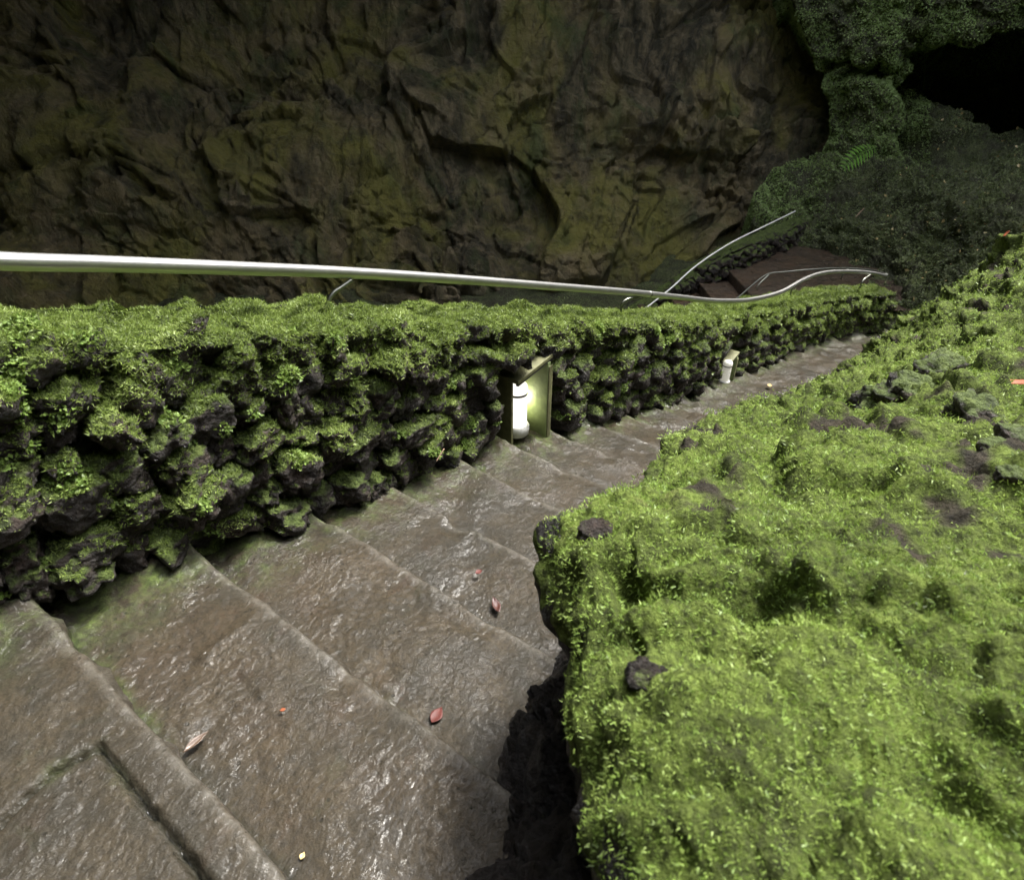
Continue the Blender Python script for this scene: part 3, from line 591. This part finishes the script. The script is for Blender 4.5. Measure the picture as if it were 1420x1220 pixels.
# ------------------------------------------------------------------ lower landing, steps and their outer wall
low = thing('lower_staircase', 'dark reddish landing and steps beyond the bend, seen above the wall', 'staircase', np.array([4.2, 9.8, -3.5]))
def slab(poly_x0, poly_x1, y0, y1, z, skew=0., hgt=.3, name='step'):
    n1, n2 = 90, 90; X, Y = np.meshgrid(np.linspace(0, 1, n1), np.linspace(0, 1, n2), indexing='ij')
    x = poly_x0 + (poly_x1 - poly_x0)*X + skew*(Y-.5); y = y0 + (np.interp(x, [1, 1.9, 2.6, 3.2, 3.74, 4.4, 5.04, 5.9, 7], [9.6, 9.85, 10.05, 10.22, 10.42, 10.95, 11.5, 12.4, 12.6]) - y0)*Y
    p = np.stack([x, y, np.full_like(x, z)], -1); q = p.reshape(-1, 3).copy(); q[:, 2] += .02*fbm(q*2.5, 4) + .008*fbm(q*11, 3)
    g = q.reshape(n1, n2, 3); rows = [g]
    e = g[0].copy(); down = [e + np.array([-.01, 0, -.02]), e + np.array([-.012, 0, -hgt*.5]), e + np.array([-.01, 0, -hgt])]
    g = np.concatenate([np.array(down[::-1]), g]); F = grid_faces(g.shape[0], g.shape[1]); return mk(name, g.reshape(-1, 3), F[:, ::-1], M_LAND, low)
slab(3.72, 6.9, 8.5, 12.6, -3.50, -.04, name='landing')
for k in range(6): slab(3.72 - .52*(k+1), 3.74 - .52*k, 8.0, 11.6, -3.50 - .16*(k+1), -.04)
w2p = np.array([(5.9, 12.3, -3.5), (5.04, 11.4, -3.5), (4.4, 10.85, -3.52), (3.74, 10.32, -3.55), (3.2, 10.12, -3.80), (2.6, 9.95, -4.17), (1.9, 9.75, -4.55), (1.0, 9.5, -5.0)])
w2s = smooth_path(w2p, 300); w2t = np.r_[0, np.cumsum(np.linalg.norm(np.diff(w2s, axis=0), axis=1))]
def foot2(t): return np.stack([np.interp(t, w2t, w2s[:, i]) for i in range(3)], -1)
def out2(t):
    d = (foot2(np.asarray(t)+.1) - foot2(np.asarray(t)-.1)); d[..., 2] = 0; d /= np.linalg.norm(d, axis=-1)[..., None]; return np.stack([-d[..., 1], d[..., 0], 0*d[..., 0]], -1)
W2 = thing('far_rubble_wall', 'small dark wall of rounded stones beside the lower landing', 'wall', foot2(1.5))
core, stn2 = build_wall(W2, foot2, (.1, w2t[-1]-.15), lambda t: 0*t + .36, .20, .15, 'wall_core', [(-9, 99, 3)], out2, 8.)
mk('wall_core', core[0], core[1], M_LAVA2, W2); mk('stonework', stn2[0], stn2[1], M_LAVA2, W2)
# ------------------------------------------------------------------ cave: far wall, hillside, floor, vault
def patch(name, xs, ys, Stab, nx, ny, disp_fn, mat, xl=None, **kw):
    """surface through control points given as (direction, distance)"""
    Stab = np.array(Stab, float); fx = np.linspace(0, len(xs)-1, nx); fy = np.linspace(0, len(ys)-1, ny)
    def cub(tab, f):
        n = len(tab); i = np.clip(np.floor(f).astype(int), 0, n-2); t = (f - i)[(...,) + (None,)*(np.ndim(tab)-1)]; g = lambda k: tab[np.clip(k, 0, n-1)]
        p0, p1, p2, p3 = g(i-1), g(i), g(i+1), g(i+2); return .5*(2*p1 + (p2-p0)*t + (2*p0-5*p1+4*p2-p3)*t*t + (3*p1-p0-3*p2+p3)*t**3)
    Sg = cub(cub(Stab, fy).T, fx)          # nx, ny
    X = np.repeat(np.interp(fx, range(len(xs)), xs)[:, None], ny, 1); Y = np.repeat(np.interp(fy, range(len(ys)), ys)[None], nx, 0)
    if xl is not None: L = np.interp(Y, xl[0], xl[1]); X = L + (X - xs[0])/(xs[-1]-xs[0])*(xs[-1] - L)
    G_ = Fv + Rv*((X - 710)/FP)[..., None] + Uv*((610 - Y)/FP)[..., None]; G_ = G_*Sg[..., None]
    nr = grid_normals(G_); nr *= np.sign(-(nr*G_).sum(2).mean()); q = G_.reshape(-1, 3)
    d = disp_fn(q, X.ravel(), Y.ravel()); q = q + nr.reshape(-1, 3)*d[:, None]
    F = grid_faces(nx, ny); a_, b_, c_ = q[F[F.shape[0]//2, :3]]
    if np.cross(b_-a_, c_-b_) @ (-a_) < 0: F = F[:, ::-1]
    return q, F
xs = [-700, -350, 0, 250, 500, 750, 950, 1080, 1180, 1300]; ys = [-700, -400, -150, 0, 150, 300, 380, 450, 560]
St = [[10.5, 11, 11.5, 11.8, 12, 12, 12, 12.5, 13.5, 15], [11, 11.5, 12, 12.4, 12.6, 12.6, 12.6, 12.9, 13.8, 15.5], [11.5, 12, 12.4, 12.8, 13, 13, 13.1, 13.3, 13.9, 16], [11.8, 12.2, 12.6, 13.1, 13.3, 13.2, 13.3, 13.4, 13.9, 16],
      [11.8, 12.2, 12.6, 13.1, 13.4, 13.2, 13.3, 13.4, 13.9, 16], [11.6, 12, 12.4, 13.0, 13.4, 13.4, 13.4, 13.5, 14, 16], [11.4, 11.8, 12.2, 12.8, 13.2, 13.2, 13.1, 13.8, 15, 16.5], [11, 11.4, 11.8, 12.4, 12.8, 12.8, 12.7, 13.2, 14, 15], [10.5, 10.8, 11.2, 11.6, 12, 12, 12, 12.4, 13, 14]]
def cave_disp(q, X, Y):
    g = q*np.array([1, 1, .75]); wz = q + .8*np.stack([pn(q*.5), pn(q*.5+7), pn(q*.5+13)], 1)
    st = np.array([1, 1, .7]); m = .6 + ss(-.3, .4, pn(q*.5+3))
    return .7*fbm(q*.28, 3) + .34*facets(wz*np.array([.5, .5, .4]), .6, 1.2, .10, .03) + .20*m*facets(wz*st*1.25+20, .6, 1.2, .10, .05) + .10*m*facets(wz*st*3.1+50, .5, 1.3, .15, .08) + .04*fbm(q*np.array([4, 4, 1.2]), 4) + .015*fbm(q*12, 3)
q, F = patch('cave_wall', xs, ys, St, 860, 480, cave_disp, M_CAVE)
tag(mk('cave_wall', q, F, M_CAVE, loc=np.array([0, 12, -5])), 'huge dark brown and ochre rock wall of the cave behind everything', 'rock wall', kind='structure')
# right hillside with the green cliff and the dark hollow under it
xs = [1000, 1080, 1160, 1240, 1320, 1420, 1560, 1900]; ys = [-500, -200, -60, 0, 60, 110, 160, 210, 260, 310, 360, 410, 480, 600]
xl = ([-500, -150, 0, 40, 80, 120, 150, 185, 215, 240, 270, 310, 345, 380, 600], [1030, 1068, 1086, 1100, 1112, 1128, 1142, 1140, 1128, 1058, 1034, 1030, 1060, 1080, 1080])
St = [[10, 9.8, 9.4, 9, 8.6, 8.2, 7.8, 7], [11, 10.7, 10.3, 9.9, 9.5, 9.1, 8.6, 8], [11.6, 11.2, 10.8, 10.5, 10.2, 9.9, 9.4, 8.5], [11.8, 11.4, 11, 10.7, 10.4, 10.2, 9.8, 9], [12, 11.5, 11.1, 10.9, 10.8, 10.8, 10.4, 9.5], [12.2, 11.6, 11.3, 11.3, 11.8, 12, 11.5, 10],
      [12.4, 11.8, 11.5, 11.8, 12.5, 12, 11, 9.5], [12.5, 12, 11.7, 11.7, 11.4, 10.6, 9.8, 8.6], [12.4, 12, 11.6, 11.1, 10.3, 9.4, 8.6, 7.6], [12.1, 11.7, 11.1, 10.4, 9.4, 8.5, 7.8, 7], [11.5, 11.2, 10.6, 9.6, 8.7, 7.9, 7.2, 6.5], [10.9, 10.6, 9.8, 8.9, 8.1, 7.4, 6.8, 6.2], [10, 9.6, 8.8, 8, 7.4, 6.8, 6.3, 5.8], [9, 8.6, 7.8, 7.2, 6.6, 6.1, 5.7, 5.2]]
def blob(X, Y, cx, cy, rx, ry, k=1.3): return np.exp(-(((X-cx)/rx)**2 + ((Y-cy)/ry)**2)**k)
def hollow(X, Y):
    h = 3.0*blob(X, Y, 1440, 110, 110, 50, 2) + 2.6*blob(X, Y, 1325, 110, 60, 36) + 2.0*blob(X, Y, 1272, 165, 26, 45) + 1.3*blob(X, Y, 1195, 98, 34, 12) + .9*blob(X, Y, 1300, 82, 30, 20)
    return h
def hill_disp(q, X, Y):
    d = .22*fbm(q*.9, 3) + .12*fbm(q*2.4+5, 4, True) + .06*fbm(q*6, 4) + .03*fbm(q*17, 3) - hollow(X + 34*pn(q*1.1) + 16*pn(q*3.6), Y + 26*pn(q*1.1+9) + 14*pn(q*3.6+5))
    return d - 2.2*ss(1.0, 0, (X - np.interp(Y, *xl))/14) + .0*X
hq, hF = patch('hillside', xs, ys, St, 520, 520, hill_disp, M_HILL, xl=xl)
tag(mk('hillside', hq, hF, M_HILL, loc=np.array([7, 9, -3.5])), 'dark mossy slope and green cliff rising at the upper right', 'hill', kind='structure')
def green_mask(c):
    z = c @ Fv; X = 710 + FP*c[:, 0]/z; Y = 610 - FP*(c @ Uv)/z
    cliff = ss(250, 190, Y - .0*X)*(X < 1290) + ss(120, 90, Y); low_ = blob(X, Y, 1065, 270, 60, 50); dg = ss(40, 0, np.abs((Y-235) + .75*(X-1130))-0)*(X < 1200)
    return np.clip(cliff + low_ + .7*dg, 0, 1), X, Y
hT = tri(hF)
def hd(c, n):
    g, X, Y = green_mask(c); f = .5 + .9*fbm(c*1.4, 3); return np.clip(f, .05, 1)*g*(X > 1000)*(X < 1480)*(Y > -60)*(Y < 430)
def hd2(c, n):
    g, X, Y = green_mask(c); f = .35 + .9*fbm(c*1.7+4, 4); return np.clip(f, .03, 1)*(1-g)*(X > 1000)*(X < 1480)*(Y > 120)*(Y < 440)
p, n_ = sample_tris(hq, hT, hd, 170000); V, F = blades(p, n_, np.full(len(p), .034), .27, (.2, 1.2)); V[:, 2] += 0
tag(mk('cliff_moss', V, F, M_MOSSG, smooth=False, loc=p[0]), 'fresh green moss hanging on the cliff at the upper right', 'moss', kind='stuff')
p, n_ = sample_tris(hq, hT, hd2, 120000); V, F = blades(p, n_, np.full(len(p), .028), .3, (.2, 1.2))
tag(mk('slope_moss', V, F, M_MOSSD, smooth=False, loc=p[0]), 'dark sparse moss on the slope behind the bend of the steps', 'moss', kind='stuff')
# fallen pale leaf litter scattered on the slope
p, n_ = sample_tris(hq, hT, lambda c, n: hd2(c, n)*(green_mask(c)[1] > 1150), 420); V, F = blades(p + n_*.03, n_, np.full(len(p), .04), .4, (1.1, 1.5), .6, .01)
tag(mk('leaf_litter', V, F, M_YEL, smooth=False, loc=p[0]), 'tiny pale fallen leaves specking the dark slope', 'leaf litter', kind='stuff')
# cave floor
X, Y = np.meshgrid(np.linspace(-22, 24, 420), np.linspace(-9, 22, 320), indexing='ij')
Zf = -5.3 + 0*X + 1.35*ss(1.5, 5.5, X)*ss(9.2, 10.6, Y - .45*(X-3.7)) + .5*ss(10.2, 12.5, Y)*ss(5, 1, X) + .35*ss(10.5, 9.0, Y)*0
q = np.stack([X, Y, Zf], -1).reshape(-1, 3); q[:, 2] += .25*fbm(q*.5, 4) + .09*fbm(q*2.2, 4); q[:, 2] -= 1.2*ss(9.0, 7.5, q[:, 1])
F = grid_faces(420, 320); tag(mk('cave_floor', q, F, M_HILL, loc=np.array([0, 0, -5.3])), 'dark earthy floor at the bottom of the cave', 'ground', kind='structure')
def fl(c, n):
    z = c @ Fv; X = 710 + FP*c[:, 0]/z; Y = 610 - FP*(c @ Uv)/z; return (c[:, 1] > 9.8)*(X > 760)*(X < 1030)*(Y < 430)*np.clip(.25 + 1.2*fbm(c*.9+2, 3), .02, 1)*(z > 1)
p, n_ = sample_tris(q, tri(F), fl, 26000); V, F = blades(p, n_, np.full(len(p), .05), .3, (.2, 1.2))
tag(mk('floor_moss', V, F, M_MOSSG, smooth=False, loc=p[0]), 'patch of green moss on the cave floor beyond the far handrail', 'moss', kind='stuff')
# vault with the opening that lets the daylight in
HC = np.array([5.0, 4.2]); HR = 8.2
th = np.linspace(0, 2*math.pi, 241); rr = np.r_[0, .35, np.linspace(.7, 26, 60)]
TT, RR = np.meshgrid(th, rr, indexing='ij'); rad = HR + .7*np.cos(TT*3+1) * 0 + .5*np.stack([pn(np.stack([np.cos(th)*1.5, np.sin(th)*1.5, 0*th], 1))], 0).T*1.4 + RR
Xv = HC[0] + rad*np.cos(TT); Yv = HC[1] + rad*np.sin(TT); rel = RR/26.; Zv = 6.3 - .55*np.exp(-RR/.8)*0 - 14*rel**2.2
Zv[:, 0] += 2.5; Zv[:, 1] += .6
q = np.stack([Xv, Yv, Zv], -1).reshape(-1, 3); dq = .5*fbm(q*.35, 4); q[:, 2] += dq; q = q.reshape(241, 62, 3); q[-1] = q[0]; q = q.reshape(-1, 3)
tag(mk('cave_vault', q, grid_faces(241, 62), M_CAVE, loc=np.array([3.2, 4, 6.3])), 'rock vault of the cave with its opening to the sky', 'rock vault', kind='structure')
# ------------------------------------------------------------------ fern, fallen leaves, twigs
fr = thing('fern', 'single bright green fern frond growing on the dark slope at the upper right', 'fern', P(1212, 206, 11.0))
ax = smooth_path([P(1216, 204, 10.95), P(1200, 210, 10.75), P(1184, 219, 10.6), P(1168, 234, 10.5)], 24); mk('stem', *tube(ax, .006, 6), M_FERN, fr)
for i in range(2, 23, 2):
    for s_ in (-1, 1):
        b = ax[i]; d = ax[min(i+1, 23)] - ax[i-1]; d /= np.linalg.norm(d); sd = np.cross(d, Fv); sd /= np.linalg.norm(sd); L = .20*math.sin(.35 + 2.5*i/24)
        e = b + (sd*s_*.9 + d*.5)*L - np.array([0, 0, .02]); m = (b+e)/2 + np.array([0, 0, .02]); w_ = d*L*.17
        mk('leaflet', np.array([b, m*.8+b*.2 + w_, (m+e)/2 + w_*.7, e, (m+e)/2 - w_*.7, m*.8+b*.2 - w_]), np.array([[0, 1, 5, 5], [1, 2, 4, 5], [2, 3, 4, 4]])[:, :4][1:2] if False else np.array([[0, 1, 2, 5], [2, 3, 4, 5]]), M_FERN, fr)
def leaf(px, py, s, ln, wd, ang, mat, label, curl=.25, nrm=(0, 0, 1), lift=.006, grp='fallen leaves on the wet steps', c=None, cat='leaf', name='fallen_leaf'):
    c = P(px, py, s) if c is None else np.array(c); n_ = np.array(nrm, float); n_ /= np.linalg.norm(n_); a_ = np.array([math.cos(ang), math.sin(ang), 0]); a_ -= n_*(a_ @ n_); a_ /= np.linalg.norm(a_); b_ = np.cross(n_, a_)
    Vt = []
    for i in range(11):
        x = -1 + .2*i; w_ = wd*(1 - abs(x)**1.7)*(1 - .25*x)
        for j in range(-3, 4):
            y = j/3*w_; Vt.append(c + a_*x*ln + b_*y + n_*(lift + curl*wd*(abs(j)/3)**2*(1-abs(x)**2)*.9 + .12*ln*x*x + .02*ln*math.sin(5*x+j)))
    o = tag(mk(name, np.array(Vt), grid_faces(11, 7), mat, loc=c), label, cat, grp)
    s2 = o.modifiers.new('thickness', 'SOLIDIFY'); s2.thickness = .0015; return o
def tread_pt(px, py, k): return on_z(px, py, -1 - .3226*NOS[k])
leaf(0, 0, 0, .021, .014, 1.1, M_RED, 'red shiny leaf on the third step near the bank', c=tread_pt(606, 993, 2), lift=.004)
leaf(0, 0, 0, .026, .0085, .95, M_BRN, 'dark brown curled leaf on the second step', c=tread_pt(275, 1034, 1), lift=.012, curl=.8)
leaf(0, 0, 0, .006, .004, .3, M_ORG, 'tiny orange leaf fragment in the middle of the second step', c=tread_pt(394, 988, 1), lift=.01)
leaf(0, 0, 0, .006, .005, 1.3, M_YEL, 'tiny cream leaf near the bottom edge of the second step', c=tread_pt(421, 1190, 1), lift=.01)
leaf(0, 0, 0, .012, .009, .5, M_RED, 'tiny red leaf on the fourth step', c=tread_pt(664, 797, 3), lift=.012)
leaf(0, 0, 0, .030, .012, 1.9, M_DRED, 'red brown wet leaf lying at the foot of the fourth riser', c=tread_pt(688, 842, 3), lift=.010)
leaf(0, 0, 0, .030, .022, .2, M_ORG, 'orange leaf far down the steps before the bend', c=P(1104, 498, 6.7), lift=.03)
leaf(0, 0, 0, .028, .02, 1.2, M_YEL, 'pale yellow leaf on the steps beyond the far lamp', c=P(1066, 539, 5.05), lift=.03)
leaf(0, 0, 0, .022, .018, .2, M_YEL, 'ochre leaf on the steps left of the far lamp', c=P(928, 549, 4.15), lift=.03)
b, nn = near_surface(1408, 548); leaf(0, 0, 0, .055, .013, .05, M_ORG, 'long orange brown leaf resting on the bank at the right edge', c=b, nrm=nn + np.array([0, -.4, .6]), lift=.035, grp='fallen leaves on the bank')
b, nn = near_surface(1385, 307); leaf(0, 0, 0, .035, .022, .6, M_ORG, 'rust coloured leaf near the top of the bank', c=b, nrm=nn, lift=.010, grp='fallen leaves on the bank')
def twig(a_, b_, r, label):
    m = (a_ + b_)/2 + np.array([.002, .003, .003]); V, F = tube(smooth_path([a_, m, b_], 10), r, 7); tag(mk('twig', V, F, M_TWIG, loc=a_), label, 'twig', 'thin twigs lying about')
twig(tread_pt(511, 799, 3) + [0, 0, .014], tread_pt(524, 788, 3) + [0, 0, .014], .0015, 'thin pale twig on the third step')
twig(P(1186, 302, 10.2), P(1198, 289, 10.2), .008, 'thin pale twig standing out on the dark slope')
twig(P(605, 640, 2.2), P(616, 622, 2.22), .002, 'pale twig at the foot of the wall before the lamp')
# ------------------------------------------------------------------ light, sky, camera
SUN_AZ = math.radians(54); SUN_EL = math.radians(62)
w = bpy.data.worlds.new('World'); sc.world = w; w.use_nodes = True; nt = w.node_tree; bg = nt.nodes['Background']
sky = nt.nodes.new('ShaderNodeTexSky'); sky.sky_type = 'NISHITA'; sky.sun_disc = False; sky.sun_elevation = SUN_EL; sky.sun_rotation = SUN_AZ; sky.ozone_density = .5; sky.dust_density = 3.0; sky.air_density = 1.0
hs = nt.nodes.new('ShaderNodeHueSaturation'); hs.inputs['Saturation'].default_value = .35; nt.links.new(sky.outputs[0], hs.inputs['Color']); nt.links.new(hs.outputs[0], bg.inputs[0]); bg.inputs[1].default_value = .15
sd = bpy.data.lights.new('sun', 'SUN'); sd.energy = 1.5; sd.angle = math.radians(12); sd.color = (1, .97, .90)
so = bpy.data.objects.new('sun', sd); C.objects.link(so); dv = Vector((math.sin(SUN_AZ)*math.cos(SUN_EL), math.cos(SUN_AZ)*math.cos(SUN_EL), math.sin(SUN_EL)))
so.rotation_euler = dv.to_track_quat('Z', 'Y').to_euler(); so.location = (6, 8, 14)
cd = bpy.data.cameras.new('camera'); cam = bpy.data.objects.new('camera', cd); C.objects.link(cam); cam.location = (0, 0, Z0); cam.rotation_euler = (math.pi/2 - TH, 0, 0)
cd.sensor_width = 36; cd.lens = FP/1420*36; cd.clip_start = .02; cd.clip_end = 500
cd.dof.use_dof = True; cd.dof.focus_distance = 2.6; cd.dof.aperture_fstop = 6.3
sc.camera = cam
sc.view_settings.view_transform = 'Standard'; sc.view_settings.look = 'None'; sc.view_settings.exposure = 2.3; sc.view_settings.gamma = 1
sc.render.engine = 'CYCLES'; sc.cycles.use_denoising = True; sc.cycles.max_bounces = 6; sc.cycles.diffuse_bounces = 3; sc.cycles.glossy_bounces = 3; sc.cycles.transmission_bounces = 2
sc.cycles.sample_clamp_indirect = 4
